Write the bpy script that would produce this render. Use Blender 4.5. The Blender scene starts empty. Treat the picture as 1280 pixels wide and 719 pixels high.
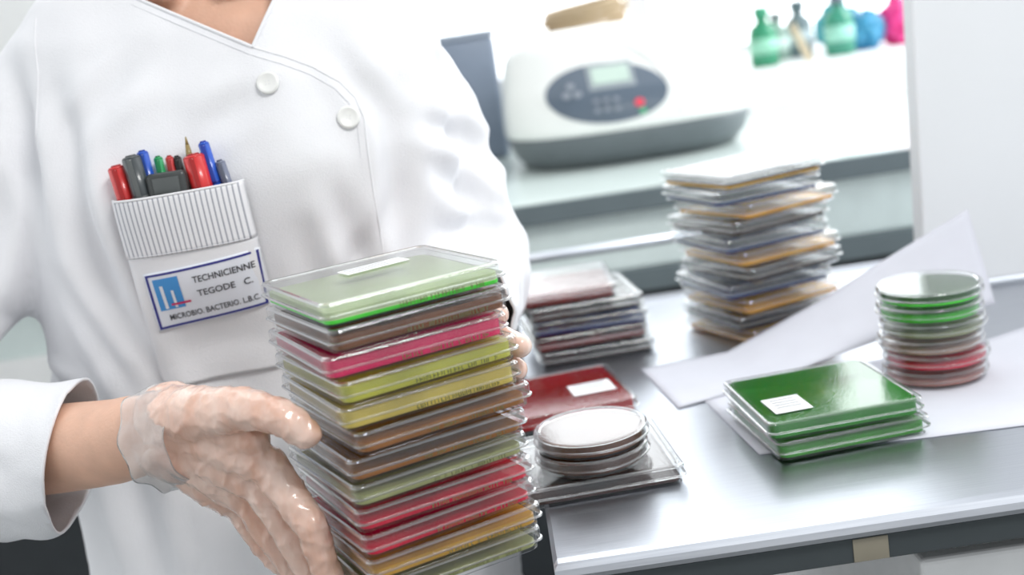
import bpy, bmesh, math, random
from mathutils import Vector, Matrix, noise
from mathutils.bvhtree import BVHTree
random.seed(4)
SC = bpy.context.scene
COL = SC.collection
pi = math.pi

# ------------------------------------------------------------------ materials
def newmat(name):
    m = bpy.data.materials.new(name); m.use_nodes = True
    nt = m.node_tree
    for n in list(nt.nodes): nt.nodes.remove(n)
    out = nt.nodes.new('ShaderNodeOutputMaterial')
    return m, nt, out

def pmat(name, col, rough=0.5, metal=0.0, var=0.04, vscale=30, bump=0.0, bscale=200, spec=0.5, coat=0.0,
         sss=0.0, stretch=(1,1,1), trans=0.0, emit=0.0, col2=None):
    m, nt, out = newmat(name)
    b = nt.nodes.new('ShaderNodeBsdfPrincipled')
    b.inputs['Roughness'].default_value = rough
    b.inputs['Metallic'].default_value = metal
    b.inputs['Specular IOR Level'].default_value = spec
    b.inputs['Coat Weight'].default_value = coat
    if sss:
        b.inputs['Subsurface Weight'].default_value = sss
        b.inputs['Subsurface Radius'].default_value = (1.0, .45, .3)
        b.inputs['Subsurface Scale'].default_value = 0.006
    tc = nt.nodes.new('ShaderNodeTexCoord')
    mp = nt.nodes.new('ShaderNodeMapping'); mp.inputs['Scale'].default_value = stretch
    nt.links.new(tc.outputs['Object'], mp.inputs['Vector'])
    nz = nt.nodes.new('ShaderNodeTexNoise'); nz.inputs['Scale'].default_value = vscale
    nz.inputs['Detail'].default_value = 4
    nt.links.new(mp.outputs[0], nz.inputs['Vector'])
    cr = nt.nodes.new('ShaderNodeValToRGB')
    cr.color_ramp.elements[0].position = .3; cr.color_ramp.elements[1].position = .7
    cr.color_ramp.elements[0].color = (*[max(0, c*(1-var)) for c in col], 1)
    cr.color_ramp.elements[1].color = (*(col2 or [min(1, c*(1+var)) for c in col]), 1)
    nt.links.new(nz.outputs['Fac'], cr.inputs['Fac'])
    nt.links.new(cr.outputs[0], b.inputs['Base Color'])
    if bump:
        n2 = nt.nodes.new('ShaderNodeTexNoise'); n2.inputs['Scale'].default_value = bscale
        n2.inputs['Detail'].default_value = 3
        nt.links.new(mp.outputs[0], n2.inputs['Vector'])
        bp = nt.nodes.new('ShaderNodeBump'); bp.inputs['Strength'].default_value = bump
        bp.inputs['Distance'].default_value = 0.002
        nt.links.new(n2.outputs['Fac'], bp.inputs['Height'])
        nt.links.new(bp.outputs[0], b.inputs['Normal'])
    last = b.outputs[0]
    if trans:
        tr = nt.nodes.new('ShaderNodeBsdfTranslucent'); tr.inputs[0].default_value = (*col, 1)
        mx = nt.nodes.new('ShaderNodeMixShader'); mx.inputs[0].default_value = trans
        nt.links.new(last, mx.inputs[1]); nt.links.new(tr.outputs[0], mx.inputs[2]); last = mx.outputs[0]
    nt.links.new(last, out.inputs[0])
    return m

def clearmat(name, tint=(.99,.995,.995), diff=0.0, rough=0.03, gain=1.0, dcol=(.9,.92,.93), bump=.15, inner=.25, glass=0.0):
    """thin clear polystyrene: transparent + fresnel gloss (+ a little haze / solid-glass lip)"""
    m, nt, out = newmat(name)
    geo = nt.nodes.new('ShaderNodeNewGeometry')
    ma = nt.nodes.new('ShaderNodeMath'); ma.operation = 'MULTIPLY_ADD'
    ma.inputs[1].default_value = -(1.55-1/1.55); ma.inputs[2].default_value = 1.55
    nt.links.new(geo.outputs['Backfacing'], ma.inputs[0])
    fr = nt.nodes.new('ShaderNodeFresnel'); nt.links.new(ma.outputs[0], fr.inputs['IOR'])
    k = nt.nodes.new('ShaderNodeMath'); k.operation = 'MULTIPLY_ADD'
    k.inputs[1].default_value = gain*(inner-1); k.inputs[2].default_value = gain
    nt.links.new(geo.outputs['Backfacing'], k.inputs[0])
    g = nt.nodes.new('ShaderNodeMath'); g.operation = 'MULTIPLY'; g.use_clamp = True
    nt.links.new(fr.outputs[0], g.inputs[0]); nt.links.new(k.outputs[0], g.inputs[1])
    tr = nt.nodes.new('ShaderNodeBsdfTransparent'); tr.inputs[0].default_value = (*tint, 1)
    df = nt.nodes.new('ShaderNodeBsdfDiffuse'); df.inputs[0].default_value = (*dcol, 1)
    mx0 = nt.nodes.new('ShaderNodeMixShader'); mx0.inputs[0].default_value = diff
    nt.links.new(tr.outputs[0], mx0.inputs[1]); nt.links.new(df.outputs[0], mx0.inputs[2])
    src = mx0.outputs[0]
    if glass:
        gg = nt.nodes.new('ShaderNodeBsdfGlass'); gg.inputs['Roughness'].default_value = .02; gg.inputs['IOR'].default_value = 1.5
        mg = nt.nodes.new('ShaderNodeMixShader'); mg.inputs[0].default_value = glass
        nt.links.new(src, mg.inputs[1]); nt.links.new(gg.outputs[0], mg.inputs[2]); src = mg.outputs[0]
    gl = nt.nodes.new('ShaderNodeBsdfGlossy'); gl.inputs['Roughness'].default_value = rough
    nz = nt.nodes.new('ShaderNodeTexNoise'); nz.inputs['Scale'].default_value = 60
    bp = nt.nodes.new('ShaderNodeBump'); bp.inputs['Strength'].default_value = bump; bp.inputs['Distance'].default_value = .001
    nt.links.new(nz.outputs['Fac'], bp.inputs['Height']); nt.links.new(bp.outputs[0], gl.inputs['Normal'])
    mx = nt.nodes.new('ShaderNodeMixShader')
    nt.links.new(g.outputs[0], mx.inputs[0]); nt.links.new(src, mx.inputs[1]); nt.links.new(gl.outputs[0], mx.inputs[2])
    nt.links.new(mx.outputs[0], out.inputs[0])
    return m

M = {}
M['coat'] = pmat('coat_cotton', (.80,.80,.825), .85, var=.015, bump=.25, bscale=900, spec=.2)
M['thread'] = pmat('seam_thread', (.70,.70,.73), .9, spec=.1)
M['skin'] = pmat('skin', (.70,.42,.30), .5, var=.08, vscale=40, bump=.15, bscale=400, sss=.15)
M['glove'] = pmat('latex_glove', (.72,.42,.31), .2, var=.06, vscale=42, bump=.8, bscale=70, sss=.12, coat=.7, stretch=(1.3,1.3,.5), col2=(.84,.64,.55))
M['glovecuff'] = clearmat('latex_cuff', (.99,.97,.96), diff=.18, rough=.2, gain=2.6, dcol=(.97,.91,.88), bump=1.0, inner=1)
M['hair'] = pmat('hair', (.10,.055,.03), .5, var=.4, vscale=120, stretch=(1,1,.1), bump=.5)
M['lips'] = pmat('lips', (.6,.22,.2), .4)
M['eyewhite'] = pmat('eye_white', (.85,.85,.85), .2)
M['iris'] = pmat('iris', (.12,.07,.04), .2)
M['shoe'] = pmat('shoe', (.8,.8,.8), .5)
M['button'] = pmat('button_plastic', (.84,.84,.82), .25, coat=.3)
M['badge'] = pmat('badge_white', (.80,.83,.90), .5)
M['navy'] = pmat('badge_navy', (.03,.035,.25), .5)
M['ink'] = pmat('badge_ink', (.05,.05,.06), .6)
M['logo'] = pmat('logo_blue', (.06,.30,.68), .5)
M['logored'] = pmat('logo_red', (.6,.03,.12), .5)
M['white'] = pmat('white_paint', (.88,.88,.88), .5)
M['plastic'] = clearmat('clear_polystyrene', gain=1.15, inner=.30)
M['edge'] = clearmat('polystyrene_rim', diff=.06, gain=4.5, rough=.05, inner=1, glass=.28)
M['label'] = pmat('label_paper', (.86,.87,.88), .6)
M['print'] = pmat('label_print', (.30,.30,.32), .6)
def steel():
    m, nt, out = newmat('brushed_steel')
    b = nt.nodes.new('ShaderNodeBsdfPrincipled'); b.inputs['Metallic'].default_value = 1
    tc = nt.nodes.new('ShaderNodeTexCoord'); mp = nt.nodes.new('ShaderNodeMapping')
    mp.inputs['Scale'].default_value = (2, 90, 20)
    nt.links.new(tc.outputs['Object'], mp.inputs[0])
    nz = nt.nodes.new('ShaderNodeTexNoise'); nz.inputs['Scale'].default_value = 8; nz.inputs['Detail'].default_value = 6
    nt.links.new(mp.outputs[0], nz.inputs['Vector'])
    cr = nt.nodes.new('ShaderNodeValToRGB')
    cr.color_ramp.elements[0].color = (.46,.48,.53,1); cr.color_ramp.elements[1].color = (.62,.64,.68,1)
    nt.links.new(nz.outputs['Fac'], cr.inputs[0]); nt.links.new(cr.outputs[0], b.inputs['Base Color'])
    n2 = nt.nodes.new('ShaderNodeTexNoise'); n2.inputs['Scale'].default_value = 5
    nt.links.new(tc.outputs['Object'], n2.inputs['Vector'])
    mr = nt.nodes.new('ShaderNodeMapRange'); mr.inputs[3].default_value = .20; mr.inputs[4].default_value = .42
    nt.links.new(n2.outputs['Fac'], mr.inputs[0]); nt.links.new(mr.outputs[0], b.inputs['Roughness'])
    bp = nt.nodes.new('ShaderNodeBump'); bp.inputs['Strength'].default_value = .12; bp.inputs['Distance'].default_value = .001
    nt.links.new(nz.outputs['Fac'], bp.inputs['Height']); nt.links.new(bp.outputs[0], b.inputs['Normal'])
    nt.links.new(b.outputs[0], out.inputs[0])
    return m
M['steel'] = steel()
def stripes():
    m, nt, out = newmat('pinstripe_cotton')
    b = nt.nodes.new('ShaderNodeBsdfPrincipled'); b.inputs['Roughness'].default_value = .85
    uv = nt.nodes.new('ShaderNodeUVMap'); sp = nt.nodes.new('ShaderNodeSeparateXYZ')
    nt.links.new(uv.outputs[0], sp.inputs[0])
    a = nt.nodes.new('ShaderNodeMath'); a.operation = 'MULTIPLY'; a.inputs[1].default_value = 26
    f = nt.nodes.new('ShaderNodeMath'); f.operation = 'FRACT'
    nt.links.new(sp.outputs[0], a.inputs[0]); nt.links.new(a.outputs[0], f.inputs[0])
    cr = nt.nodes.new('ShaderNodeValToRGB')
    e = cr.color_ramp.elements; e[0].position = .25; e[0].color = (.36,.37,.42,1); e[1].position = .36; e[1].color = (.80,.80,.825,1)
    nt.links.new(f.outputs[0], cr.inputs[0]); nt.links.new(cr.outputs[0], b.inputs['Base Color'])
    nt.links.new(b.outputs[0], out.inputs[0]); return m
M['stripe'] = stripes()

# ------------------------------------------------------------------ mesh helpers
def empty(name, loc=(0,0,0), rotz=0):
    e = bpy.data.objects.new(name, None); COL.objects.link(e)
    e.location = loc; e.rotation_euler = (0,0,rotz); e.empty_display_size = .02
    return e

def obj(name, bm, mats, parent=None, smooth=True, free=True):
    me = bpy.data.meshes.new(name)
    bm.normal_update(); bm.to_mesh(me)
    if free: bm.free()
    for m in (mats if isinstance(mats, (list, tuple)) else [mats]): me.materials.append(m)
    for p in me.polygons: p.use_smooth = smooth
    o = bpy.data.objects.new(name, me); COL.objects.link(o)
    if parent: o.parent = parent
    return o

def box(bm, c, s, rotz=0, mi=0, bev=0, rot=None):
    R = rot if rot else Matrix.Rotation(rotz, 4, 'Z')
    r = bmesh.ops.create_cube(bm, size=1, matrix=Matrix.Translation(c) @ R @ Matrix.Diagonal((*s, 1)))
    vs = r['verts']; fs = set(f for v in vs for f in v.link_faces)
    for f in fs: f.material_index = mi
    if bev:
        es = list(set(e for v in vs for e in v.link_edges))
        rr = bmesh.ops.bevel(bm, geom=es, offset=bev, segments=3, affect='EDGES', profile=.5)
        for f in rr['faces']: f.material_index = mi
    return vs

def boxobj(name, c, s, m, bev=.002, rotz=0, parent=None):
    bm = bmesh.new(); box(bm, c, s, rotz, 0, bev)
    return obj(name, bm, m, parent, smooth=False)

def align(d):
    return Vector((0,0,1)).rotation_difference(Vector(d).normalized()).to_matrix().to_4x4()

def cyl(bm, p0, p1, r0, r1=None, seg=20, mi=0, cap=True):
    p0 = Vector(p0); p1 = Vector(p1); r1 = r0 if r1 is None else r1
    d = p1-p0
    r = bmesh.ops.create_cone(bm, cap_ends=cap, segments=seg, radius1=r0, radius2=r1, depth=d.length,
        matrix=Matrix.Translation((p0+p1)/2) @ align(d))
    for f in set(f for v in r['verts'] for f in v.link_faces): f.material_index = mi
    return r['verts']

def ball(bm, c, r, sub=3, mi=0, sc=(1,1,1)):
    rr = bmesh.ops.create_icosphere(bm, subdivisions=sub, radius=r, matrix=Matrix.Translation(c) @ Matrix.Diagonal((*sc,1)))
    for f in set(f for v in rr['verts'] for f in v.link_faces): f.material_index = mi

def chain(bm, pts):
    """tapered capsule chain: [(point, radius), ...]"""
    for i, (p, r) in enumerate(pts):
        ball(bm, p, r, 3)
        if i:
            q, s = pts[i-1]
            if (Vector(p)-Vector(q)).length > 1e-5: cyl(bm, q, p, s, r, 24)

def loft(bm, rings, mi=0, closed=True, cap=True):
    vr = [[bm.verts.new(p) for p in r] for r in rings]
    n = len(vr[0])
    for a, b in zip(vr, vr[1:]):
        for i in range(n if closed else n-1):
            j = (i+1) % n
            f = bm.faces.new((a[i], a[j], b[j], b[i])); f.material_index = mi
    if cap:
        f = bm.faces.new(list(reversed(vr[0]))); f.material_index = mi
        f = bm.faces.new(vr[-1]); f.material_index = mi
    return vr

def sering(cx, cy, z, a, b, e=2.3, n=48):
    out = []
    for i in range(n):
        t = 2*pi*i/n; c, s = math.cos(t), math.sin(t)
        out.append((cx+a*math.copysign(abs(c)**(2/e), c), cy+b*math.copysign(abs(s)**(2/e), s), z))
    return out

def remesh(bm, voxel, smooth=6, fac=.5):
    me = bpy.data.meshes.new('tmp'); bm.to_mesh(me); bm.free()
    o = bpy.data.objects.new('tmp', me); COL.objects.link(o)
    m = o.modifiers.new('r', 'REMESH'); m.mode = 'VOXEL'; m.voxel_size = voxel
    s = o.modifiers.new('s', 'SMOOTH'); s.factor = fac; s.iterations = smooth
    dg = bpy.context.evaluated_depsgraph_get()
    nm = bpy.data.meshes.new_from_object(o.evaluated_get(dg), depsgraph=dg)
    b2 = bmesh.new(); b2.from_mesh(nm)
    bpy.data.objects.remove(o); bpy.data.meshes.remove(nm); bpy.data.meshes.remove(me)
    b2.normal_update()
    return b2

def curvetube(name, pts, r, mat, parent=None, cyc=False, flat=None):
    cu = bpy.data.curves.new(name, 'CURVE'); cu.dimensions = '3D'
    sp = cu.splines.new('NURBS'); sp.points.add(len(pts)-1)
    for i, p in enumerate(pts): sp.points[i].co = (*p, 1)
    sp.use_endpoint_u = True; sp.order_u = 3; sp.use_cyclic_u = cyc
    cu.bevel_depth = r; cu.bevel_resolution = 3
    cu.materials.append(mat)
    o = bpy.data.objects.new(name, cu); COL.objects.link(o)
    if parent: o.parent = parent
    return o

# ------------------------------------------------------------------ camera
r_ = math.radians(8.5); p_ = math.radians(12)
F = Vector((0, math.cos(p_), -math.sin(p_))); R = Vector((1,0,0)); U = Vector((0, math.sin(p_), math.cos(p_)))
cx = R*math.cos(r_) - U*math.sin(r_); cy = R*math.sin(r_) + U*math.cos(r_); cz = -F
cam = bpy.data.cameras.new('camera'); co = bpy.data.objects.new('camera', cam); COL.objects.link(co)
mw = Matrix((cx, cy, cz)).transposed().to_4x4(); mw.translation = (0,0,1.25)
co.matrix_world = mw
cam.sensor_width = 36; cam.lens = 1500/1280*36; cam.clip_start = .02
cam.dof.use_dof = True; cam.dof.focus_distance = .82; cam.dof.aperture_fstop = 4.3
SC.camera = co
SC.view_settings.view_transform = 'Standard'
SC.view_settings.exposure = .12
try: SC.cycles.transparent_max_bounces = 24
except Exception: pass

# ------------------------------------------------------------------ room
floor = boxobj('floor', (.4,.6,-.01), (5,6.2,.02), pmat('floor_vinyl', (.22,.23,.23), .35, var=.06, vscale=6), 0)
wm = pmat('wall_paint', (.86,.86,.85), .7, var=.02)
bm = bmesh.new()
box(bm, (.4,3.7,.53), (5,.1,1.06)); box(bm, (.4,3.7,2.7), (5,.1,.3)); box(bm, (-1.35,3.7,1.8), (1.5,.1,1.6)); 
obj('wall_back', bm, wm, smooth=False)
boxobj('wall_left', (-2.1,.6,1.42), (.1,6.2,2.84), wm, 0)
bm = bmesh.new()
for x in (-.57,.5,1.5,2.6): box(bm, (x,3.68,1.8), (.06,.06,1.5), bev=.004)
box(bm, (1,3.68,1.085), (3.2,.06,.05), bev=.004); box(bm, (1,3.68,2.53), (3.2,.06,.05), bev=.004)
obj('window_1', bm, pmat('window_frame', (.75,.76,.76), .4), smooth=False)
boxobj('window_ledge', (1.0,3.2,.54), (3.6,.9,1.08), M['white'], .004)
bm = bmesh.new(); box(bm, (.40,0,.6785), (.80,.03,1.357), bev=.003)
o = obj('partition_panel', bm, pmat('partition_paint', (.83,.85,.87), .5, var=.02, vscale=4), smooth=False)
o.location = (.452,1.30,.9055); o.rotation_euler = (0, math.radians(1.6), 0)
for v in o.data.vertices:
    if v.co.z < .01: v.co.z += v.co.x*math.tan(math.radians(1.6))

# lab counter behind
cm = empty('lab_counter')
lamd = pmat('counter_edge_grey', (.12,.15,.16), .4); lamt = pmat('counter_laminate', (.66,.74,.71), .2, var=.03, vscale=5)
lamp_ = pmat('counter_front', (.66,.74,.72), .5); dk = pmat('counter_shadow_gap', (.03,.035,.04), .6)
boxobj('worktop', (.3,2.30,.9645), (3.0,.90,.033), [lamd], .003, parent=cm)
boxobj('worktop_laminate', (.3,2.30,.9818), (2.995,.895,.0016), [lamt], 0, parent=cm)
boxobj('apron', (.3,2.31,.90), (2.96,.86,.096), lamp_, .002, parent=cm)
boxobj('apron_strip', (.6,2.305,.834), (2.3,.88,.036), lamd, .002, parent=cm)
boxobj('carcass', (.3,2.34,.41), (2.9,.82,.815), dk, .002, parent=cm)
boxobj('drawer_unit', (-.87,2.30,.735), (.62,.87,.24), wm, .002, parent=cm)
bm = bmesh.new()
cyl(bm, (-.6,1.70,.926), (.42,1.70,.926), .007)
for x in (-.55,-.1,.40): cyl(bm, (x,1.70,.926), (x,1.881,.926), .005)
obj('front_rail', bm, M['steel'], cm)

# ------------------------------------------------------------------ steel bench
b = empty('steel_bench')
bm = bmesh.new()
x0, x1, y0, y1 = .000, 1.25, .742, 1.45
prof = [(y0+.03,.886),(y0+.006,.886),(y0+.001,.888),(y0-.001,.892),(y0+.001,.896),(y0+.006,.899),(y0+.012,.900),(y1-.012,.900),(y1-.004,.901),(y1,.904),(y1,.905),(y1+.004,.905),(y1+.004,.886)]
rr = [[(x, y, z) for (y, z) in prof] for x in (x0, x0+.003, x1)]
rr[0] = [(x0, y, min(z,.8985) if z < .9005 else z) for (y, z) in prof]
loft(bm, rr, closed=True, cap=True)
obj('top', bm, M['steel'], b, smooth=False)
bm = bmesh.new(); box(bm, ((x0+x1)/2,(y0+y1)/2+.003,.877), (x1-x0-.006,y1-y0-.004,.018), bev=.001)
obj('lip_shade_plate', bm, pmat('lip_shade_dark', (.045,.055,.06), .5), b, smooth=False)  # added near-black plate: the shaded band below the bench lip, painted in
bm = bmesh.new()
for x in (.04,1.2):
    for y in (.86,1.40): cyl(bm, (x,y,0), (x,y,.87), .018)
box(bm, (.14,1.1,.25), (.20,.6,.02))
obj('legs', bm, M['steel'], b)
bm = bmesh.new(); box(bm, (.213,y0+.0045,.877), (.024,.0012,.0165), bev=.0003)
obj('tape_strip', bm, pmat('tape', (.26,.235,.18), .7), b)
boxobj('base_cabinet', (.72,1.10,.42), (.92,.62,.84), M['white'], .004, parent=b)

# ------------------------------------------------------------------ petri dishes
def sq_outline(h, z, rad=.0065, n=6):
    out = []
    for cxs, cys, a0 in ((1,1,0),(-1,1,pi/2),(-1,-1,pi),(1,-1,1.5*pi)):
        for i in range(n+1):
            a = a0+pi/2*i/n
            out.append((cxs*(h-rad)+rad*math.cos(a), cys*(h-rad)+rad*math.sin(a), z))
    return out
def ro_outline(h, z, n=64):
    return [(h*math.cos(2*pi*i/n), h*math.sin(2*pi*i/n), z) for i in range(n)]

def dish_mesh(kind, H, ht):
    ol = sq_outline if kind == 'sq' else ro_outline
    bm = bmesh.new()
    h = H-.0022
    tray = [(h-.0014,0),(h,.0012),(h,ht-.0028),(h-.0012,ht-.0028),(h-.0012,.0022)]
    rings = [ol(a, z) for a, z in tray]
    loft(bm, rings)
    lid = [(H-.0012,ht-.0014),(H-.0012,ht*.42),(H+.0008,ht*.42),(H+.0010,ht*.42+.0007),(H+.0008,ht*.42+.0014),(H,ht*.42+.0017),(H,ht-.0020),(H-.0006,ht-.0007),(H-.0018,ht),(H-.0045,ht),(H-.0055,ht-.0007)]
    loft(bm, [ol(a, z) for a, z in lid])
    n = len(rings[0])
    fl = list(bm.faces)
    def mark(base, k):
        for f in fl[base+k*n: base+(k+1)*n]: f.material_index = 1
    mark(0, 2); mark(0, 0)
    nb = n*4+2
    for k in (1, 2, 3, 4, 6, 7, 9): mark(nb, k)
    bmesh.ops.recalc_face_normals(bm, faces=bm.faces)
    me = bpy.data.meshes.new('dish_shell_'+kind); bm.to_mesh(me); bm.free()
    me.materials.append(M['plastic']); me.materials.append(M['edge'])
    return me
SQH, SQT = .0618, .0162
ROH, ROT_ = .0445, .0140
DM = {'sq': dish_mesh('sq', SQH, SQT), 'ro': dish_mesh('ro', ROH, ROT_)}
AG = {}
def agar(kind, col, th):
    key = (kind, col, th)
    if key in AG: return AG[key]
    mk = 'agar_%d_%d_%d' % tuple(int(c*1000) for c in col)
    m = bpy.data.materials.get(mk) or pmat(mk, col, .07, var=.18, vscale=30, coat=.4, trans=.35, spec=.3)
    H = (SQH if kind == 'sq' else ROH)-.0036
    ol = sq_outline if kind == 'sq' else ro_outline
    bm = bmesh.new()
    loft(bm, [ol(H-.0004,.0023), ol(H,.0027), ol(H,.0023+th-.0004), ol(H-.0006,.0023+th)])
    me = bpy.data.meshes.new(mk); bm.to_mesh(me); bm.free(); me.materials.append(m)
    AG[key] = me; return me

def marks(bm, H, z, x0, x1, size=.0028, seed=1):
    rnd = random.Random(seed); x = x0
    while x < x1:
        w = rnd.uniform(.0010,.0019)
        if rnd.random() > .16:
            box(bm, (x, -H-.0002, z+size/2), (w*.32, .00015, size))
            if rnd.random() > .4: box(bm, (x+w*.45, -H-.0002, z+size*rnd.choice((.1,.5,.9))), (w*.8,.00015,size*.18))
            if rnd.random() > .5: box(bm, (x+w*.8, -H-.0002, z+size/2), (w*.3,.00015,size*rnd.choice((.5,1))))
        x += w+.0009
def stack(name, c, yaw, z0, dishes, kind='sq', printed=False):
    e = empty(name, (c[0], c[1], z0), yaw)
    ht = SQT if kind == 'sq' else ROT_; H = SQH if kind == 'sq' else ROH
    for i, d in enumerate(dishes):
        col, dx, dy, dr = d[:4]; th = d[4] if len(d) > 4 else .0060
        z = i*(ht+.0001)
        s = bpy.data.objects.new('dish_%d' % (i+1), DM[kind]); COL.objects.link(s); s.parent = e
        s.location = (dx, dy, z); s.rotation_euler = (0,0,dr)
        a = bpy.data.objects.new('agar_%d' % (i+1), agar(kind, col, th)); COL.objects.link(a); a.parent = e
        a.location = (dx, dy, z); a.rotation_euler = (0,0,dr)
        if len(d) > 5:
            a = bpy.data.objects.new('agar_layer_%d' % (i+1), agar(kind, d[5], .0026)); COL.objects.link(a); a.parent = e
            a.location = (dx, dy, z); a.rotation_euler = (0,0,dr); a.scale = (1.006,1.006,1)
        if printed:
            bm = bmesh.new(); marks(bm, H-.0022, .0034, -.012, .045, seed=i+3)
            t = obj('printed_code_%d' % (i+1), bm, printed, e, smooth=False)
            t.location = (dx, dy, z); t.rotation_euler = (0,0,dr)
    return e
brown=(.42,.15,.015); choc=(.24,.07,.010); pink=(.97,.010,.15); olive=(.68,.66,.07); olv2=(.82,.64,.12); pale=(.70,.76,.48); grnl=(.08,.90,.04)
tan=(.72,.40,.04); redt=(.80,.004,.05); grey=(.46,.47,.20); dkred=(.22,.012,.010); amber=(1.0,.50,.01); dkb=(.030,.012,.008); sky_refl=(.02,.05,.20)  # the dark-blue agar tone paints sky reflection into some dark plates
W=math.radians
printm = pmat('dish_print', (.16,.17,.06), .6)
held = [(grey,-.002,.001,W(-1),.004),(tan,-.001,-.001,W(0),.006),(redt,-.003,0,W(1.5),.0040),(redt,-.001,0,W(-1),.0048),
        (grey,-.003,.001,W(1),.006),(brown,-.001,0,W(-.5),.0036),(brown,.004,-.001,W(1),.0060),(olv2,.000,0,W(-1),.0102),(olive,.0,0,W(1),.0102),
        (pink,-.003,.001,W(-1.5),.0102),(choc,0,0,W(1),.0085),(pale,-.001,0,0,.0075,grnl)]
hs = stack('petri_dish_stack', (-.0839,.7675), W(27.26), .9152, held, printed=printm)
bm = bmesh.new(); box(bm, (.006,.020,.0), (.046,.017,.0004))
for i in range(3): box(bm, (.001,.025-i*.005,.0003), (.030,.0009,.0002), mi=1)
o = obj('top_label', bm, [M['label'], M['print']], hs, smooth=False); o.location = (0,0,12*.0163+.0002); o.rotation_euler=(0,0,W(4))

back = [(amber,.004,.002,W(3),.004),(dkb,-.002,0,W(-2),.0045),(amber,.003,0,W(2),.004),(sky_refl,-.004,.003,W(-5),.004),(dkb,.006,0,W(4),.003),(amber,.007,.002,W(0),.0045),(sky_refl,-.006,0,W(-3),.003),
        (dkb,-.003,.003,W(3),.005),(amber,.007,0,W(6),.003),(sky_refl,-.010,0,W(-5),.003),(dkb,-.005,.002,W(2),.006,amber)]
stack('petri_dish_stack', (.262,1.256), W(22), .9002, back)
stack('petri_dish_stack', (.07,1.275), W(3), .9002, [(dkb,.006,0,W(0),.004),(dkred,0,.003,W(2)),(sky_refl,.005,0,W(-3),.004),(dkb,-.002,0,W(2),.004),(dkred,-.024,.0,W(-3))])
rs = stack('petri_dish', (.028,1.080), W(8), .9002, [((.55,.003,.006),0,0,0,.0125)])
bm = bmesh.new(); box(bm, (.030,-.012,.0), (.040,.034,.0004), mi=0)
for i in range(3): box(bm, (.030,.0-i*.008,.0003), (.030,.0015,.0002), mi=1)
o = obj('label', bm, [M['label'], M['print']], rs, smooth=False); o.location = (0,0,SQT+.0002)
stack('petri_dish', (.043,.905), W(4), .9002, [((.06,.02,.012),0,0,0,.004)])
stack('round_petri_dish_stack', (.043,.887), 0, .9002+SQT+.0003, [((.09,.028,.010),0,0,0,.009),((.16,.05,.015),.001,0,0,.009)], 'ro')
gs = stack('petri_dish_stack', (.233,.924), W(6), .9016, [((.05,.36,.02),.002,0,W(1),.008),((.03,.32,.02),-.001,0,W(-1),.0125)])
bm = bmesh.new(); box(bm, (-.036,-.024,.0), (.030,.036,.0004), mi=0)
for i in range(4): box(bm, (-.036,-.012-i*.006,.0003), (.020,.0015,.0002), mi=1)
o = obj('label', bm, [M['label'], M['print']], gs, smooth=False); o.location = (0,0,2*(SQT+.0001)+.0001)
stack('round_petri_dish_stack', (.358,1.008), 0, .9018, [((.50,.20,.16),0,0,0,.005),(redt,.002,0,0,.005),((.50,.32,.24),-.002,0,0,.004),((.38,.40,.22),.001,0,0,.004),((.05,.60,.02),-.001,0,0,.006),((.03,.14,.02),.0,0,0,.0085,grnl)], 'ro')

# ------------------------------------------------------------------ papers
pm = pmat('paper', (.72,.73,.80), .8, var=.02, trans=.06)
def ruled(name, top, bot, nu, nv, wav=.0):
    def samp(pl, t):
        k = t*(len(pl)-1); i = min(int(k), len(pl)-2); return Vector(pl[i]).lerp(Vector(pl[i+1]), k-i)
    bm = bmesh.new()
    g = []
    for i in range(nu+1):
        row = []
        for j in range(nv+1):
            p = samp(bot, i/nu).lerp(samp(top, i/nu), j/nv)
            row.append(bm.verts.new(p))
        g.append(row)
    for i in range(nu):
        for j in range(nv): bm.faces.new((g[i][j], g[i+1][j], g[i+1][j+1], g[i][j+1]))
    o = obj(name, bm, pm)
    s = o.modifiers.new('t', 'SOLIDIFY'); s.thickness = .0003
    return o
ruled('paper_sheet', [(.116,1.160,.9012),(.205,1.162,.905),(.30,1.160,.943),(.38,1.155,.982),(.452,1.15,1.016)],
      [(.131,1.023,.9012),(.21,1.050,.9025),(.29,1.085,.908),(.37,1.10,.918),(.455,1.105,.930)], 40, 12)
ruled('paper_sheet', [(.155,1.05,.9008),(.30,1.075,.9008),(.43,1.085,.9008),(.50,1.09,.912),(.56,1.10,.955)],
      [(.172,.885,.9008),(.30,.868,.9008),(.40,.862,.9008),(.50,.86,.9012),(.57,.87,.9030)], 40, 16)

# ------------------------------------------------------------------ countertop device
dev = empty('benchtop_analyzer')
dg_ = pmat('device_base_grey', (.12,.14,.15), .45); dw = pmat('device_white', (.80,.81,.78), .3, coat=.2, var=.01)
bm = bmesh.new()
X, Y = .270, 2.375
loft(bm, [sering(X,Y,z,a,b_,2.7,64) for z,a,b_ in ((.983,.19,.165),(.988,.207,.182),(1.01,.225,.200),(1.036,.234,.207),(1.046,.235,.208))])
obj('base', bm, dg_, dev)
bm = bmesh.new()
loft(bm, [sering(X,Y+dy,z,a,b_,2.7,64) for z,a,b_,dy in ((1.044,.232,.205,0),(1.048,.2375,.210,0),(1.06,.238,.210,0),(1.09,.237,.207,.002),(1.115,.235,.198,.010),(1.14,.232,.182,.024),(1.165,.228,.165,.038),(1.19,.220,.150,.048),(1.208,.208,.135,.054),(1.222,.188,.115,.058),(1.230,.158,.092,.06),(1.233,.10,.06,.06),(1.234,.04,.025,.06))])
db = obj('housing', bm, dw, dev)
bmt = bmesh.new(); bmt.from_mesh(db.data); dbvh = BVHTree.FromBMesh(bmt)
def dsurf(x, z, off):
    h, n, _, _ = dbvh.ray_cast(Vector((x, 1.7, z)), Vector((0,1,0)))
    if h is None: h = Vector((x, Y, z)); n = Vector((0,-1,0))
    if n.y > 0: n = -n
    return h + n*off
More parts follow.
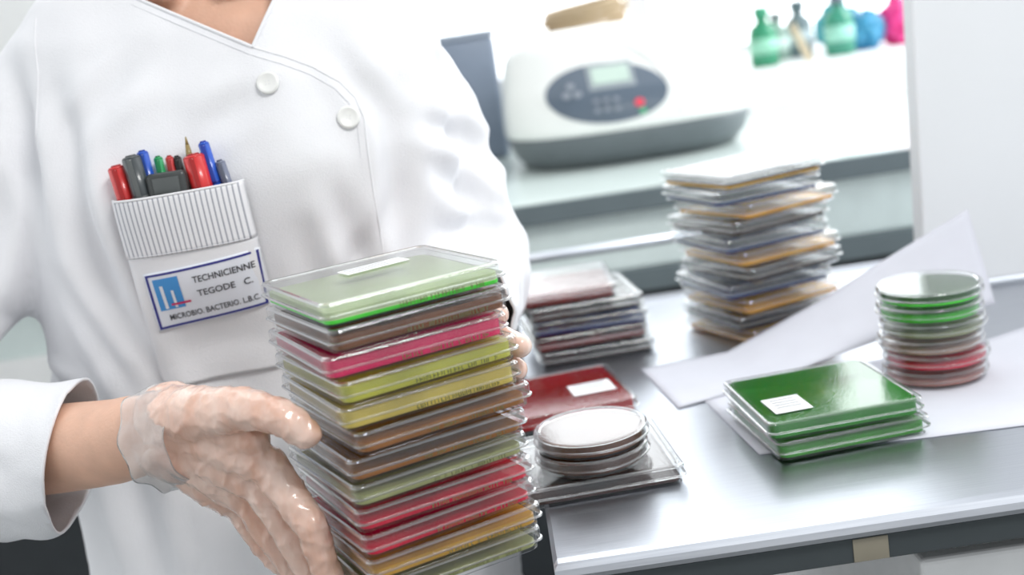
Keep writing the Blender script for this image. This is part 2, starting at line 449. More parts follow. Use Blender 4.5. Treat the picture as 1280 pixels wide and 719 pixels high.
def patch(name, fn, surf, off, nu, nv, mat, parent, uv=False, smooth=True, thick=None):
    bm = bmesh.new(); g = []
    for i in range(nu+1):
        row = []
        for j in range(nv+1):
            x, z = fn(i/nu, j/nv)
            of = off(i/nu, j/nv) if callable(off) else off
            row.append(bm.verts.new(surf(x, z, of)))
        g.append(row)
    ul = bm.loops.layers.uv.new('UVMap')
    for i in range(nu):
        for j in range(nv):
            q = ((i,j),(i+1,j),(i+1,j+1),(i,j+1))
            f = bm.faces.new([g[a][c] for a, c in q])
            for l, (a, c) in zip(f.loops, q): l[ul].uv = (a/nu, c/nv)
    o = obj(name, bm, mat, parent, smooth)
    if thick:
        s = o.modifiers.new('t', 'SOLIDIFY'); s.thickness = thick; s.offset = 0
    return o
def ell(cx_, cz_, a, b_, tilt=0, e=2.4):
    def fn(u, v):
        x = 2*u-1; y = 2*v-1
        xx = x*math.sqrt(1-y*y/2); yy = y*math.sqrt(1-x*x/2)
        xx *= a; yy *= b_
        return (cx_+xx*math.cos(tilt)-yy*math.sin(tilt), cz_+xx*math.sin(tilt)+yy*math.cos(tilt))
    return fn
def rect(cx_, cz_, w, h, tilt=0):
    def fn(u, v):
        xx = (u-.5)*w; yy = (v-.5)*h
        return (cx_+xx*math.cos(tilt)-yy*math.sin(tilt), cz_+xx*math.sin(tilt)+yy*math.cos(tilt))
    return fn
patch('control_panel', ell(.222,1.114,.110,.052,-.05), dsurf, .0015, 24, 16, pmat('panel_slate', (.10,.13,.17), .35), dev)
patch('lcd_bezel', rect(.235,1.142,.085,.044), dsurf, .0025, 6, 4, pmat('bezel', (.30,.34,.36), .4), dev)
patch('lcd', rect(.235,1.143,.068,.028), dsurf, .0035, 6, 4, pmat('lcd_green_grey', (.50,.62,.54), .3), dev)
for i, (x, z, c, w) in enumerate(((.276,1.090,(.85,.04,.08),.014),(.280,1.075,(.1,.6,.25),.010),(.20,1.101,(.25,.28,.32),.010),(.218,1.101,(.25,.28,.32),.010),(.236,1.100,(.25,.28,.32),.010),
      (.20,1.086,(.25,.28,.32),.010),(.218,1.086,(.25,.28,.32),.010),(.236,1.085,(.25,.28,.32),.010),(.15,1.116,(.3,.33,.37),.012),(.17,1.116,(.3,.33,.37),.012),(.16,1.131,(.3,.33,.37),.012))):
    patch('key_%d' % (i+1), ell(x, z, w*.6, w*.42), dsurf, .004, 6, 6, pmat('key_col_%d' % i, c, .4), dev)
pts = [dsurf(x, z, .001) for x, z in ((.350,1.06),(.345,1.09),(.335,1.12),(.320,1.15),(.300,1.175),(.27,1.195),(.23,1.21))]
curvetube('lid_seam', pts, .0014, pmat('seam_grey', (.6,.6,.58), .5), dev)
bmt.free()

bm = bmesh.new()
box(bm, (-.075,2.665,1.115), (.23,.12,.264), 0, 0, .012)
box(bm, (-.075,2.665,1.252), (.236,.126,.014), 0, 1, .004)
obj('storage_box', bm, [pmat('box_slate', (.20,.24,.31), .3), pmat('box_lid', (.33,.37,.44), .3)])
bm = bmesh.new()
box(bm, (.27,2.97,1.15), (.34,.22,.135), 0, 0, .004)
obj('cardboard_box', bm, pmat('cardboard', (.66,.60,.50), .8), smooth=False)
pts = []
for i in range(90):
    a = i*2*pi/18; rr_ = .075+.008*math.sin(i*.9)
    pts.append((.27+rr_*1.3*math.cos(a), 2.96+.06*math.sin(a), 1.232+.012*(i//18)+.012*math.sin(i*.35+1)))
curvetube('coiled_cable', pts, .006, pmat('cable_tan', (.5,.38,.24), .5))

def bottle(name, x, y, z, s, col, capc, dr=.0):
    bm = bmesh.new()
    prof = ((.030,0),(.033,.004),(.033,.075),(.028,.092),(.014,.102),(.013,.115))
    loft(bm, [[(x+r*s*math.cos(2*pi*i/32), y+r*s*math.sin(2*pi*i/32), z+h*s) for i in range(32)] for r, h in prof])
    cyl(bm, (x,y,z+.112*s), (x,y,z+.138*s), .018*s, .018*s, 24, 1)
    cyl(bm, (x,y,z+.03*s), (x,y,z+.065*s), .0335*s, .0335*s, 32, 2)
    obj(name, bm, [pmat('b_'+name+str(x), col, .15, coat=.4, trans=.4), pmat('c_'+name+str(x), capc, .4), pmat('l_'+name+str(x), tuple(min(1,c+.25) for c in col), .5)])
bottle('reagent_bottle', .665, 2.84, 1.081, 1.0, (.07,.42,.24), (.05,.32,.18))
bottle('reagent_bottle', .735, 2.99, 1.081, .85, (.40,.55,.48), (.22,.26,.26))
bottle('reagent_bottle', .85, 2.86, 1.081, 1.05, (.10,.45,.32), (.16,.20,.24))
bottle('reagent_bottle', .80, 3.03, 1.081, 1.0, (.25,.34,.36), (.12,.18,.20))
bm = bmesh.new()
cyl(bm, (.752,2.79,1.081), (.728,2.83,1.165), .004, .004, 10); cyl(bm, (.762,2.79,1.081), (.736,2.83,1.17), .004, .004, 10)
obj('wooden_spatula', bm, pmat('wood', (.7,.58,.40), .6))
def bag(name, c, s, col, seed):
    bm = bmesh.new()
    bmesh.ops.create_icosphere(bm, subdivisions=5, radius=1)
    for v in bm.verts:
        n = noise.noise(v.co*2.2+Vector((seed,0,0)))*.35+abs(noise.noise(v.co*6+Vector((seed,3,0))))*.18
        v.co *= 1+n
        v.co = Vector((v.co.x*s[0], v.co.y*s[1], max(-.9, v.co.z)*s[2]))
    zmin = min(v.co.z for v in bm.verts)
    for v in bm.verts: v.co += Vector((c[0], c[1], c[2]-zmin+.0005))
    obj(name, bm, pmat('bag_'+name+str(seed), col, .3, trans=.3, coat=.2))
bag('plastic_bag', (.93,3.14,1.08), (.05,.05,.06), (.05,.45,.50), 1)
bag('plastic_bag', (.935,2.94,1.08), (.04,.05,.05), (.10,.45,.70), 7)
bag('plastic_bag', (1.025,2.95,1.08), (.055,.05,.055), (.90,.07,.36), 12)

# ================================================================== TECHNICIAN
tech = empty('lab_technician')
bm = bmesh.new()
cxb = -.215
loft(bm, [sering(c_, y, z, a, b_, 2.3) for z, c_, y, a, b_ in (
    (.60,-.228,1.065,.208,.145),(.72,-.228,1.065,.202,.138),(.85,-.228,1.065,.198,.125),(.96,-.226,1.063,.196,.118),(1.04,-.224,1.06,.194,.118),(1.10,-.222,1.058,.192,.122),(1.17,-.218,1.055,.188,.124),
    (1.24,-.215,1.058,.186,.114),(1.29,-.215,1.065,.182,.098),(1.325,-.215,1.072,.160,.080),(1.352,-.215,1.077,.125,.068),(1.372,-.215,1.08,.088,.063),(1.40,-.215,1.082,.070,.060))])
chain(bm, [((-.345,1.075,1.272),.060),((-.395,1.055,1.205),.069),((-.440,1.03,1.135),.064),((-.495,.985,1.075),.058),((-.535,.955,1.02),.056),((-.48,.905,.992),.060),((-.39,.868,.992),.060),((-.30,.835,.996),.0575)])
chain(bm, [((-.095,1.08,1.262),.058),((-.070,1.09,1.19),.064),((-.055,1.10,1.12),.064),((-.045,1.10,1.055),.064),((-.042,1.06,1.035),.058),((-.040,.98,1.035),.048),((-.042,.905,1.036),.043)])
cb = remesh(bm, .005, 12, .5)
cre = [(-.33,1.25,-.315,1.10,.010,.009),(-.345,1.20,-.30,1.02,.011,.010),(-.13,1.16,-.105,1.02,.009,.007),(-.155,1.12,-.15,.96,.009,.006),
       (-.075,1.22,-.085,1.08,.009,.008),(-.30,1.02,-.26,.90,.012,.008),(-.34,.99,-.33,.80,.014,.009),(-.23,1.0,-.20,.84,.014,.008),(-.17,1.235,-.22,1.205,.010,.003),
       (-.28,.98,-.20,.96,.009,.005),(-.375,1.28,-.365,1.14,.010,.010),(-.05,1.15,-.02,1.10,.008,.008),(-.06,1.19,-.015,1.16,.008,.007),(-.06,1.10,-.01,1.075,.008,.008),
       (-.40,1.24,-.46,1.16,.010,.008),(-.40,1.18,-.44,1.09,.009,.009),(-.44,.99,-.37,.95,.009,.007),(-.42,1.02,-.36,1.0,.008,.006),(-.11,1.26,-.08,1.19,.008,.005),(-.26,1.27,-.32,1.22,.010,.005),
       (-.12,1.10,-.16,1.03,.008,.004),(-.35,1.10,-.31,.98,.008,.005),(-.08,1.14,-.12,1.08,.008,.004)]
def segd(px, pz, s):
    ax, az, bx, bz = s[:4]; dx, dz = bx-ax, bz-az
    t = max(0, min(1, ((px-ax)*dx+(pz-az)*dz)/(dx*dx+dz*dz)))
    return math.hypot(px-ax-t*dx, pz-az-t*dz), t
for v in cb.verts:
    p = v.co; d = 0
    cuffz = p.y < .90 and p.x > -.46 and p.x < -.2
    arm = (p.x < -.415 or p.x > -.035 or p.y < .92)
    pock = math.exp(-((p.x+.245)/.07)**2-((p.z-1.10)/.09)**2)
    q = Vector((p.x*9, p.y*9, p.z*3.5))
    d += (.0075*noise.noise(q) + .0050*noise.noise(Vector((p.x*22, p.y*22, p.z*9))))*(1-.8*pock)
    if arm:
        n1 = noise.noise(Vector((p.x*16+3, p.y*10, p.z*20)))
        d += (.008*n1 - .009*abs(noise.noise(Vector((p.x*28, p.y*14, p.z*30)))))*(.45 if cuffz else 1)
    if v.normal.y < -.2:
        for s in cre:
            ds, t = segd(p.x, p.z, s)
            if ds < .04:
                env = math.sin(pi*min(1, max(0, t*.9+.05)))
                d += env*s[5]*(-math.exp(-(ds/s[4])**2) + .7*math.exp(-((ds-s[4]*2)/s[4])**2))*(.5 if cuffz else 1)
        for bx in (-.145, -.285):
            d += .010*math.exp(-((p.x-bx)/.055)**2-((p.z-1.165)/.05)**2)
    v.co += v.normal*d
for _ in range(2): bmesh.ops.smooth_vert(cb, verts=cb.verts, factor=.35, use_axis_x=True, use_axis_y=True, use_axis_z=True)
cb.normal_update()
def cut(sel, pco, pno, kill):
    fs = [f for f in cb.faces if sel(f.calc_center_median())]
    g = set(fs); 
    for f in fs: g.update(f.verts); g.update(f.edges)
    bmesh.ops.bisect_plane(cb, geom=list(g), plane_co=pco, plane_no=pno, dist=1e-5)
    if kill:
        n = Vector(pno)
        bmesh.ops.delete(cb, geom=[f for f in cb.faces if sel(f.calc_center_median()) and (f.calc_center_median()-Vector(pco)).dot(n) > 0], context='FACES')
Pc = Vector((-.336,.845,.996)); dC = Vector((.955,-.04,-.25)).normalized()
cut(lambda c: (c-Pc).length < .13 and c.y < .912 and c.z < 1.075 and c.x > -.42, Pc, dC, True)
Pl = Vector((-.040,.925,1.036))
cut(lambda c: (c-Pl).length < .09 and c.x > -.095, Pl, Vector((0,-1,0)), True)
cut(lambda c: c.z < .68, Vector((0,0,.64)), Vector((0,0,-1)), True)
cut(lambda c: c.z > 1.34 and abs(c.x-cxb) < .12, Vector((0,0,1.378)), Vector((0,0,1)), True)
VL = [(-.172,1.266),(-.262,1.318),(-.282,1.42)]; VR = [(-.172,1.266),(-.152,1.30),(-.135,1.42)]
fr = lambda c: c.y < 1.085 and c.z > 1.25 and -.31 < c.x < -.11
for L_ in (VL, VR):
    for a, b_ in zip(L_, L_[1:]):
        dx, dz = b_[0]-a[0], b_[1]-a[1]
        lo, hi = a[1]-.004, b_[1]+.004
        cut(lambda c: fr(c) and lo < c.z < hi, Vector((a[0],0,a[1])), Vector((dz,0,-dx)), False)
def xl(L_, z):
    for a, b_ in zip(L_, L_[1:]):
        if a[1] <= z <= b_[1]: return a[0]+(b_[0]-a[0])*(z-a[1])/(b_[1]-a[1])
    return None
kill = []
for f in cb.faces:
    c = f.calc_center_median()
    if fr(c) and c.z > 1.266:
        if xl(VL, c.z) < c.x < xl(VR, c.z): kill.append(f)
cbv0 = BVHTree.FromBMesh(cb)
bmesh.ops.delete(cb, geom=kill, context='FACES')
def surf0(x, z, off):
    h, n, _, _ = cbv0.ray_cast(Vector((x, .885, z)), Vector((0,1,0)))
    if h is None: h = Vector((x, .95, z)); n = Vector((0,-1,0))
    if n.y > 0: n = -n
    return h + n*off
coat = obj('white_coat', cb, M['coat'], tech)
s = coat.modifiers.new('t', 'SOLIDIFY'); s.thickness = .0022; s.offset = -1

def lerp2(a, b_, t): return (a[0]+(b_[0]-a[0])*t, a[1]+(b_[1]-a[1])*t)
def polyl(pl, n=10):
    out = []
    for a, b_ in zip(pl, pl[1:]):
        out += [lerp2(a, b_, i/n) for i in range(n)]
    return out+[pl[-1]]
plk = [(-.172,1.266),(-.150,1.256),(-.128,1.244),(-.110,1.230),(-.100,1.216),(-.095,1.200),(-.096,1.17),(-.098,1.10),(-.10,1.0),(-.10,.86),(-.10,.66)]
nl = [(-.262,1.318),(-.172,1.266)]
curvetube('placket_edge', [surf0(x, z, 0) for x, z in polyl(plk, 6)], .0009, M['coat'], tech)
curvetube('neck_edge_left', [surf0(x, z, .0000) for x, z in polyl([(-.276,1.37)]+nl, 8)], .0016, M['coat'], tech)
curvetube('neck_edge_right', [surf0(x, z, .0000) for x, z in polyl([(-.172,1.266),(-.152,1.30),(-.143,1.36)], 8)], .0016, M['coat'], tech)
def off_line(pl, d):
    out = []
    for i, p in enumerate(pl):
        a = pl[max(0, i-1)]; b_ = pl[min(len(pl)-1, i+1)]
        dx, dz = b_[0]-a[0], b_[1]-a[1]; l = math.hypot(dx, dz) or 1
        out.append((p[0]-dz/l*d, p[1]+dx/l*d))
    return out
curvetube('placket_stitch', [surf0(x, z, .0003) for x, z in off_line(polyl(plk[:7], 6), -.006)], .00022, M['thread'], tech)
curvetube('neck_stitch', [surf0(x, z, .0003) for x, z in off_line(polyl(nl, 8), -.006)], .00022, M['thread'], tech)
curvetube('armhole_seam', [surf0(x, z, .0000) for x, z in polyl([(-.352,1.315),(-.350,1.27),(-.355,1.22),(-.362,1.17)], 6)], .0009, M['coat'], tech)
for i, (x, z) in enumerate(((-.163,1.237),(-.107,1.202))):
    h = surf0(x, z, .0008); bm = bmesh.new()
    n = (surf0(x, z, .01)-surf0(x, z, 0)).normalized()
    mt = Matrix.Translation(h) @ align(n)
    prof = ((.0,.0020),(.0055,.0020),(.0065,.0027),(.0080,.0028),(.0090,.0018),(.0090,.0))
    rings = [[mt @ Vector((max(r,.0002)*math.cos(2*pi*k/32), max(r,.0002)*math.sin(2*pi*k/32), hh)) for k in range(32)] for r, hh in prof]
    loft(bm, rings)
    for k in range(4):
        a = pi/4+k*pi/2; c = mt @ Vector((.0018*math.cos(a), .0018*math.sin(a), .0019)); ball(bm, c, .0005, 1, 1)
    obj('button_%d' % (i+1), bm, [M['button'], M['thread']], tech)

# --- pocket with striped band
TL, TR, BL, BR = (-.292,1.167), (-.192,1.168), (-.292,1.010), (-.188,1.014)
def pk(u, v):   # v=0 top
    a = lerp2(TL, TR, u); b_ = lerp2(BL, BR, u)
    return lerp2(a, b_, v)
def gape(u, v):
    g = 1.0 if v < .36 else max(0, 1-(v-.36)/.5)
    g = g*g*(3-2*g)
    return .0022+.0205*((math.sin(pi*u)**.38) if 0 < u < 1 else 0)*g
def psurf(x, z, off):
    h = surf0(x, z, 0); return Vector((h.x, h.y-off, h.z))
def bandfn(u, v): return pk(u, .29*(1-v))
def bodyfn(u, v):
    vv = .29+(1-.29)*(1-v)
    if vv > .9:
        k = (vv-.9)/.1; u = .5+(u-.5)*(1-.10*k*k)
    return pk(u, vv)
patch('pocket_band', bandfn, psurf, lambda u, v: gape(u, .29*(1-v))+.0012, 80, 14, M['stripe'], tech, thick=.0012)
patch('pocket', bodyfn, psurf, lambda u, v: gape(u, .29+.71*(1-v)), 60, 40, M['coat'], tech, thick=.0010)
curvetube('pocket_hem', [psurf(*pk(i/30, 0), gape(i/30, 0)+.0015) for i in range(31)], .0010, M['coat'], tech)
curvetube('pocket_stitch', [psurf(*pk(i/30, .285), gape(i/30, .285)+.0022) for i in range(31)], .0004, M['thread'], tech)

# --- badge
bTL, bTR, bBL, bBR = (-.281,1.108), (-.189,1.115), (-.282,1.058), (-.191,1.067)
def bd(u, v): return lerp2(lerp2(bBL, bBR, u), lerp2(bTL, bTR, u), v)
def gsurf(x, z, off):
    u = (x-TL[0])/(TR[0]-TL[0]); v = (1.167-z)/.157
    return psurf(x, z, gape(min(.985, max(.015, u)), v)+off)
patch('badge', lambda u, v: bd(u, v), gsurf, .0012, 30, 16, M['badge'], tech, thick=.0004)
def bpatch(name, u0, v0, u1, v1, m, off=.0018, nu=8, nv=4):
    patch(name, lambda u, v: bd(u0+(u1-u0)*u, v0+(v1-v0)*v), gsurf, off, nu, nv, m, tech)
tt = .022
bpatch('badge_border_bottom', .015, .03, .985, .03+tt*1.7, M['navy'], nu=30, nv=1)
bpatch('badge_border_top', .015, .97-tt*1.7, .985, .97, M['navy'], nu=30, nv=1)
bpatch('badge_border_left', .015, .03, .015+tt, .97, M['navy'], nu=1, nv=12)
bpatch('badge_border_right', .985-tt, .03, .985, .97, M['navy'], nu=1, nv=12)
bpatch('badge_mark_field', .07, .34, .30, .88, M['logo'])
bpatch('badge_mark_bar_a', .12, .36, .15, .76, M['badge'], .0021)
bpatch('badge_mark_bar_b', .21, .36, .235, .66, M['badge'], .0021)
bpatch('badge_mark_stroke', .18, .40, .36, .435, M['logored'], .0024)
def btext(name, txt, u0, v0, hgt, wid, m):
    cu = bpy.data.curves.new(name, 'FONT'); cu.body = txt; cu.size = 1; cu.resolution_u = 3; cu.offset = .012
    o = bpy.data.objects.new(name, cu); COL.objects.link(o)
    dg = bpy.context.evaluated_depsgraph_get(); dg.update()
    me = bpy.data.meshes.new_from_object(o.evaluated_get(dg), depsgraph=dg); bpy.data.objects.remove(o)
    xs = [v.co.x for v in me.vertices]; ys = [v.co.y for v in me.vertices]
    w = max(xs)-min(xs); x0_ = min(xs); h = max(ys)-min(ys); y0_ = min(ys)
    for v in me.vertices:
        uu = u0+(v.co.x-x0_)/w*wid; vv = v0+(v.co.y-y0_)/h*hgt
        x, z = bd(uu, vv); v.co = gsurf(x, z, .0020)
    me.materials.append(m)
    oo = bpy.data.objects.new(name, me); COL.objects.link(oo); oo.parent = tech
btext('badge_text_1', 'TECHNICIENNE', .42, .70, .11, .52, M['ink'])
btext('badge_text_2', 'TEGODE   C.', .43, .46, .11, .47, M['ink'])
btext('badge_text_3', 'MICROBIO. BACTERIO. L.B.C.', .13, .15, .10, .80, M['ink'])

# --- pens in the pocket
def pen(name, xt, zt, xb, w, col, depth, capc=None, zb=1.146, clip=True, tip=None):
    bm = bmesh.new()
    base = surf0(xb, 1.150, 0)
    yb = base.y - depth
    top = Vector((xt, yb+.001, zt)); bot = Vector((xb, yb, zb)); d = (top-bot).normalized()
    r = w/2
    if tip:
        cyl(bm, bot, top-d*.022, r, r, 20, 0); cyl(bm, top-d*.022, top-d*.006, r, r*.45, 20, 1); cyl(bm, top-d*.006, top, r*.4, r*.15, 12, 1)
    else:
        cyl(bm, bot, top-d*.0015, r, r, 24, 0); cyl(bm, top-d*.0015, top, r, r*.8, 24, 0)
        cyl(bm, top-d*.032, top-d*.0305, r*1.04, r*1.04, 24, 1)
        cyl(bm, top, top+d*.0012, r*.6, r*.5, 20, 1)
    if clip:
        rot = align(d)
        c0 = top-d*.003+Vector((0,-r-.0008,0))
        box(bm, c0-d*.014, (min(.0035, r*.8),.0010,.028), 0, 1, .0003, rot=rot)
        box(bm, c0+Vector((0,.0012,0)), (min(.0035, r*.8),.003,.003), 0, 1)
    obj(name, bm, [pmat('ink_%s_%.3f' % (name, xt), col, .3, coat=.3), pmat('cap_%s_%.3f' % (name, xt), capc or tuple(c*.6 for c in col), .3)])
red=(.65,.03,.03); blu=(.02,.10,.55); gry=(.06,.07,.075)
pen('marker_pen', -.2835,1.193,-.2790,.0135, red, .0080)
pen('marker_pen', -.2700,1.199,-.2655,.0145, gry, .0115, (.12,.13,.13))
pen('ballpoint_pen', -.2630,1.201,-.2590,.009, blu, .0050)
pen('ballpoint_pen', -.2523,1.195,-.250,.007, (.02,.35,.12), .005)
pen('ballpoint_pen', -.2440,1.194,-.242,.0065, (.6,.05,.05), .005)
pen('ballpoint_pen', -.2385,1.193,-.2355,.0065, (.02,.02,.02), .005)
pen('ballpoint_pen', -.2290,1.207,-.2285,.0070, (.40,.28,.12), .0045, (.30,.22,.08), clip=False, tip=True)
pen('marker_pen', -.2245,1.193,-.2205,.0165, red, .0112)
pen('ballpoint_pen', -.2165,1.201,-.2100,.0085, blu, .0060, (.02,.05,.35))
pen('ballpoint_pen', -.2070,1.185,-.2010,.0080, (.18,.20,.28), .0055)
bm = bmesh.new(); h = surf0(-.246, 1.165, 0)
box(bm, (-.246, h.y-.0145, 1.162), (.031,.0085,.044), 0, 0, .0038); box(bm, (-.246, h.y-.0190, 1.174), (.020,.0010,.012), 0, 1, .0004)
obj('correction_tape', bm, [pmat('tape_body', (.05,.055,.055), .35), pmat('tape_face', (.10,.11,.11), .3)])

# --- neck, head
bm = bmesh.new()
loft(bm, [sering(cxb, y, z, a, b_, 2.1) for z, y, a, b_ in ((1.18,1.065,.160,.095),(1.25,1.065,.160,.092),(1.29,1.068,.150,.082),(1.325,1.076,.115,.066),(1.350,1.081,.082,.058),(1.375,1.085,.058,.054),(1.42,1.083,.053,.054),(1.48,1.075,.053,.058),(1.52,1.07,.05,.05))])
ball(bm, (cxb,1.065,1.575), 1, 4, 0, (.074,.094,.105)); ball(bm, (cxb,1.030,1.515), 1, 4, 0, (.053,.060,.052))
chain(bm, [((cxb,.974,1.575),.008),((cxb,.958,1.548),.011)]); 
for sx in (-1, 1):
    ball(bm, (cxb+sx*.010,.966,1.545), .008); ball(bm, (cxb+sx*.076,1.075,1.560), 1, 3, 0, (.008,.018,.030))
    ball(bm, (cxb+sx*.036,.998,1.545), 1, 3, 0, (.022,.018,.020))
    chain(bm, [((cxb+sx*.015,.975,1.592),.007),((cxb+sx*.045,.988,1.596),.006)])
    chain(bm, [((cxb+sx*.022,.995,1.318),.010),((cxb+sx*.11,1.02,1.33),.008)])
hb = remesh(bm, .004, 6)
obj('head_and_neck', hb, M['skin'], tech)
bm = bmesh.new()
for sx in (-1, 1):
    ball(bm, (cxb+sx*.030,.985,1.577), .0125, 3, 0); ball(bm, (cxb+sx*.030,.9745,1.577), .0055, 3, 1, (1,.5,1))
ball(bm, (cxb,.972,1.520), 1, 3, 2, (.024,.008,.0055)); ball(bm, (cxb,.973,1.513), 1, 3, 2, (.019,.008,.005))
obj('eyes_and_mouth', bm, [M['eyewhite'], M['iris'], M['lips']], tech)
bm = bmesh.new()
ball(bm, (cxb,1.085,1.597), 1, 4, 0, (.086,.100,.105)); ball(bm, (cxb,1.17,1.59), .04, 3)
chain(bm, [((cxb,1.18,1.59),.032),((cxb,1.205,1.53),.028),((cxb,1.20,1.45),.018),((cxb,1.195,1.40),.006)])
hh = remesh(bm, .005, 4)
bmesh.ops.delete(hh, geom=[f for f in hh.faces if f.calc_center_median().y < 1.005 and f.calc_center_median().z < 1.632], context='FACES')
o = obj('hair', hh, M['hair'], tech); s = o.modifiers.new('t','SOLIDIFY'); s.thickness = .004
bm = bmesh.new()
for sx in (-1, 1):
    chain(bm, [((cxb+sx*.085,1.07,.80),.092),((cxb+sx*.088,1.06,.50),.068),((cxb+sx*.09,1.075,.30),.066),((cxb+sx*.09,1.08,.09),.055)])
obj('trousers', remesh(bm, .008, 6), M['coat'], tech)
bm = bmesh.new()
for sx in (-1, 1):
    chain(bm, [((cxb+sx*.09,1.10,.045),.043),((cxb+sx*.095,1.02,.038),.036),((cxb+sx*.10,.945,.036),.034)])
    box(bm, (cxb+sx*.095,1.02,.012), (.075,.22,.024))
obj('shoes', remesh(bm, .005, 3), M['shoe'], tech)

# --- right forearm + hand
bm = bmesh.new()
Wr = Vector((-.250,.776,1.020))
chain(bm, [((-.45,.895,.992),.036),((-.39,.862,.998),.034),((-.335,.835,1.004),.0325),((-.290,.805,1.012),.0300),(Wr+Vector((0,0,.004)),.0270),(Wr+Vector((.016,-.008,.001)),.0235)])
fa = remesh(bm, .004, 8)
obj('right_forearm', fa, M['skin'], tech)
bm = bmesh.new()
chain(bm, [(Wr+Vector((.012,-.004,.010)),.0265),(Wr+Vector((.024,-.012,.008)),.0235)])
chain(bm, [(Wr+Vector((.012,-.004,-.006)),.0265),(Wr+Vector((.026,-.008,-.012)),.0235)])
MC = [((-.172,.735,1.002),.0125),((-.182,.746,.986),.0125),((-.194,.760,.972),.0120),((-.206,.777,.962),.0108)]
for i, (p, r) in enumerate(MC):
    st = Wr+Vector((.016,-.008,.010-.008*i))
    mid = Vector(st).lerp(Vector(p), .5)+Vector((-.002,-.003,.002))
    chain(bm, [(st,.0190),(mid,.0155),(p, r)])
for a, b_ in zip(MC, MC[1:]):
    chain(bm, [((Vector(a[0])*.5+Vector(b_[0])*.5+Vector((-.012,.006,.006))), .0105), (Vector(a[0])*.3+Wr*.7, .016)])
fing = [[MC[0], ((-.149,.7205,.963),.0104), ((-.1455,.7220,.932),.0092), ((-.141,.7235,.911),.0084), ((-.129,.728,.9055),.0076)],
        [MC[1], ((-.1665,.7380,.950),.0102), ((-.1600,.7390,.924),.0090), ((-.152,.7415,.908),.0082), ((-.139,.746,.9050),.0074)],
        [MC[2], ((-.1830,.7560,.944),.0098), ((-.1745,.7570,.920),.0087), ((-.164,.7590,.907),.0080), ((-.150,.763,.9050),.0072)],
        [MC[3], ((-.1985,.7755,.941),.0090), ((-.1890,.7760,.920),.0080), ((-.178,.7770,.908),.0073), ((-.162,.780,.9058),.0066)]]
for f in fing: chain(bm, f)
chain(bm, [(Wr+Vector((.012,-.008,.014)),.021),((-.208,.744,1.040),.0180),((-.180,.727,1.044),.0140),((-.166,.7185,1.0435),.0120),((-.153,.711,1.040),.0114),((-.1435,.7070,1.034),.0106),((-.1375,.7055,1.028),.0088)])
chain(bm, [((-.200,.745,1.028),.014),((-.178,.735,1.020),.011)])
gh = remesh(bm, .0016, 4)
for v in gh.verts:
    p = v.co
    w1 = 1-abs(noise.noise(Vector((p.x*70+p.z*40, p.y*70, p.z*70-p.x*50))))*2.2
    w2 = 1-abs(noise.noise(Vector((p.x*45-p.z*60, p.y*60+5, p.z*45+p.x*60))))*2.5
    v.co += v.normal*(.0006*noise.noise(p*90)+.0008*max(0,w1)**3+.0008*max(0,w2)**3)
obj('right_gloved_hand', gh, M['glove'], tech)
bm = bmesh.new(); axis = Vector((.86,-.50,.03)).normalized(); up = Vector((0,0,1)); sd = axis.cross(up).normalized(); up = sd.cross(axis)
rings = []
for k in range(16):
    t = k/15; c = Wr + axis*(.034-.034*t) + Vector((0,0,.002-.003*t))
    ring = []
    for i in range(120):
        a = 2*pi*i/120
        rr_ = .0290+.0055*t+.0013*math.sin(a*5+1.3+t*2)*(.2+t)+.0010*math.sin(a*9+t*6)*(.2+t)+.0012*noise.noise(Vector((a*2, t*6, 0)))
        cc = c - axis*(.004*t*math.sin(a*2+.6)+.0015*t*math.sin(a*7))
        ring.append(cc + sd*rr_*.92*math.cos(a) + up*rr_*1.08*math.sin(a))
    rings.append(ring)
loft(bm, rings, cap=False)
o = obj('right_glove_cuff', bm, M['glovecuff'], tech); s = o.modifiers.new('t','SOLIDIFY'); s.thickness = .0004
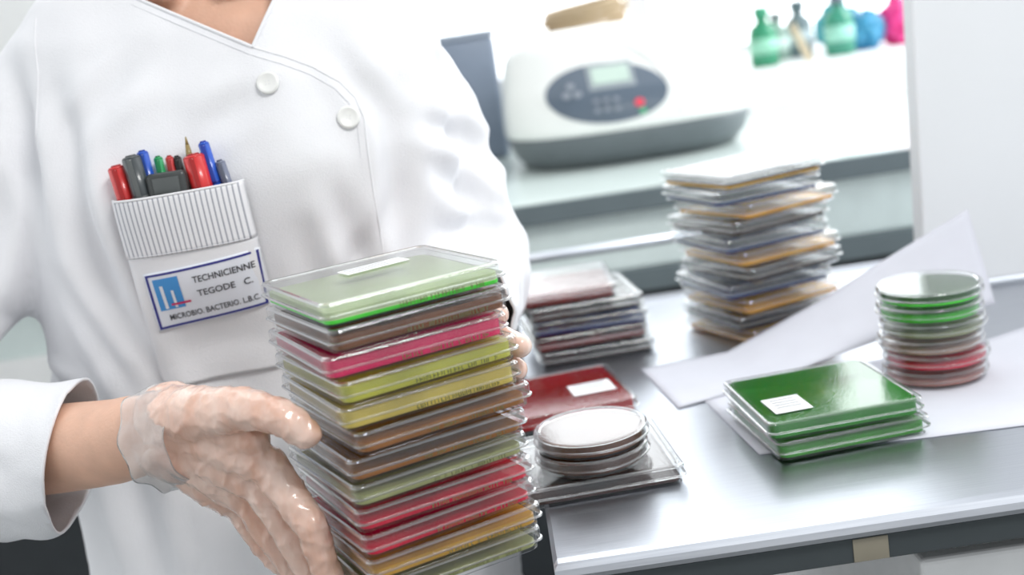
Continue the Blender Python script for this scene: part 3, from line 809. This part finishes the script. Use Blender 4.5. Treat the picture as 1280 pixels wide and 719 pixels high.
# --- left hand on the far side of the stack
bm = bmesh.new()
Wl = Vector((-.044,.905,1.036))
chain(bm, [((-.040,.96,1.036),.032),(Wl,.026)])
def lf(s, z, o=0): return (.0085+.889*o-.458*s, .7465+.458*o+.889*s, z)
ML = [(lf(.112,1.066,.002),.0115),(lf(.112,1.048,.002),.0115),(lf(.112,1.030,.002),.011),(lf(.114,1.014,.002),.010)]
for i, (p, r) in enumerate(ML): chain(bm, [(Wl+Vector((0,-.004,.010-.007*i)),.019),(Vector(p).lerp(Wl,.5),.0150),(p, r)])
for i, (p, r) in enumerate(ML):
    z = p[2]; tip = (.045,.019,.030,.052)[i]
    chain(bm, [(p, r), (lf(.080,z+.002,.002),.0095), (lf(tip+.024,z+.001,.001),.0087), (lf(tip,z,0),.0080)])
chain(bm, [(Wl+Vector((-.012,-.006,.006)),.018),((-.070,.885,1.058),.014),((-.085,.878,1.070),.0115),((-.100,.872,1.078),.010)])
gl = remesh(bm, .0018, 5)
obj('left_gloved_hand', gl, M['glove'], tech)

# ------------------------------------------------------------------ light
w = bpy.data.worlds.new('daylight'); SC.world = w; w.use_nodes = True
nt = w.node_tree; bg = nt.nodes['Background']
tc = nt.nodes.new('ShaderNodeTexCoord'); sp = nt.nodes.new('ShaderNodeSeparateXYZ')
nt.links.new(tc.outputs['Generated'], sp.inputs[0])
mr = nt.nodes.new('ShaderNodeMapRange'); mr.inputs[1].default_value = -.1; mr.inputs[2].default_value = .85
mr.inputs[3].default_value = .66; mr.inputs[4].default_value = 3.6
m2 = nt.nodes.new('ShaderNodeMapRange'); m2.inputs[1].default_value = -.9; m2.inputs[2].default_value = .9
m2.inputs[3].default_value = .55; m2.inputs[4].default_value = 1.2
mm = nt.nodes.new('ShaderNodeMath'); mm.operation = 'MULTIPLY'
nt.links.new(sp.outputs[1], mr.inputs[0]); nt.links.new(sp.outputs[0], m2.inputs[0])
nt.links.new(mr.outputs[0], mm.inputs[0]); nt.links.new(m2.outputs[0], mm.inputs[1]); nt.links.new(mm.outputs[0], bg.inputs[1])
bg.inputs[0].default_value = (.93,.97,1,1)
def area(name, loc, tgt, size, e, col=(1,1,1)):
    l = bpy.data.lights.new(name, 'AREA'); l.shape = 'RECTANGLE'; l.size = size[0]; l.size_y = size[1]; l.energy = e; l.color = col
    o = bpy.data.objects.new(name, l); COL.objects.link(o); o.location = loc
    o.rotation_euler = (Vector(tgt)-Vector(loc)).to_track_quat('-Z', 'Y').to_euler()
area('window_light', (2.2,2.2,2.1), (0,1,1), (1.4,1.2), 55, (.95,.975,1))
area('ceiling_lamp', (.7,-.1,2.5), (-.1,1,1), (.7,.4), 19, (1,.99,.97))
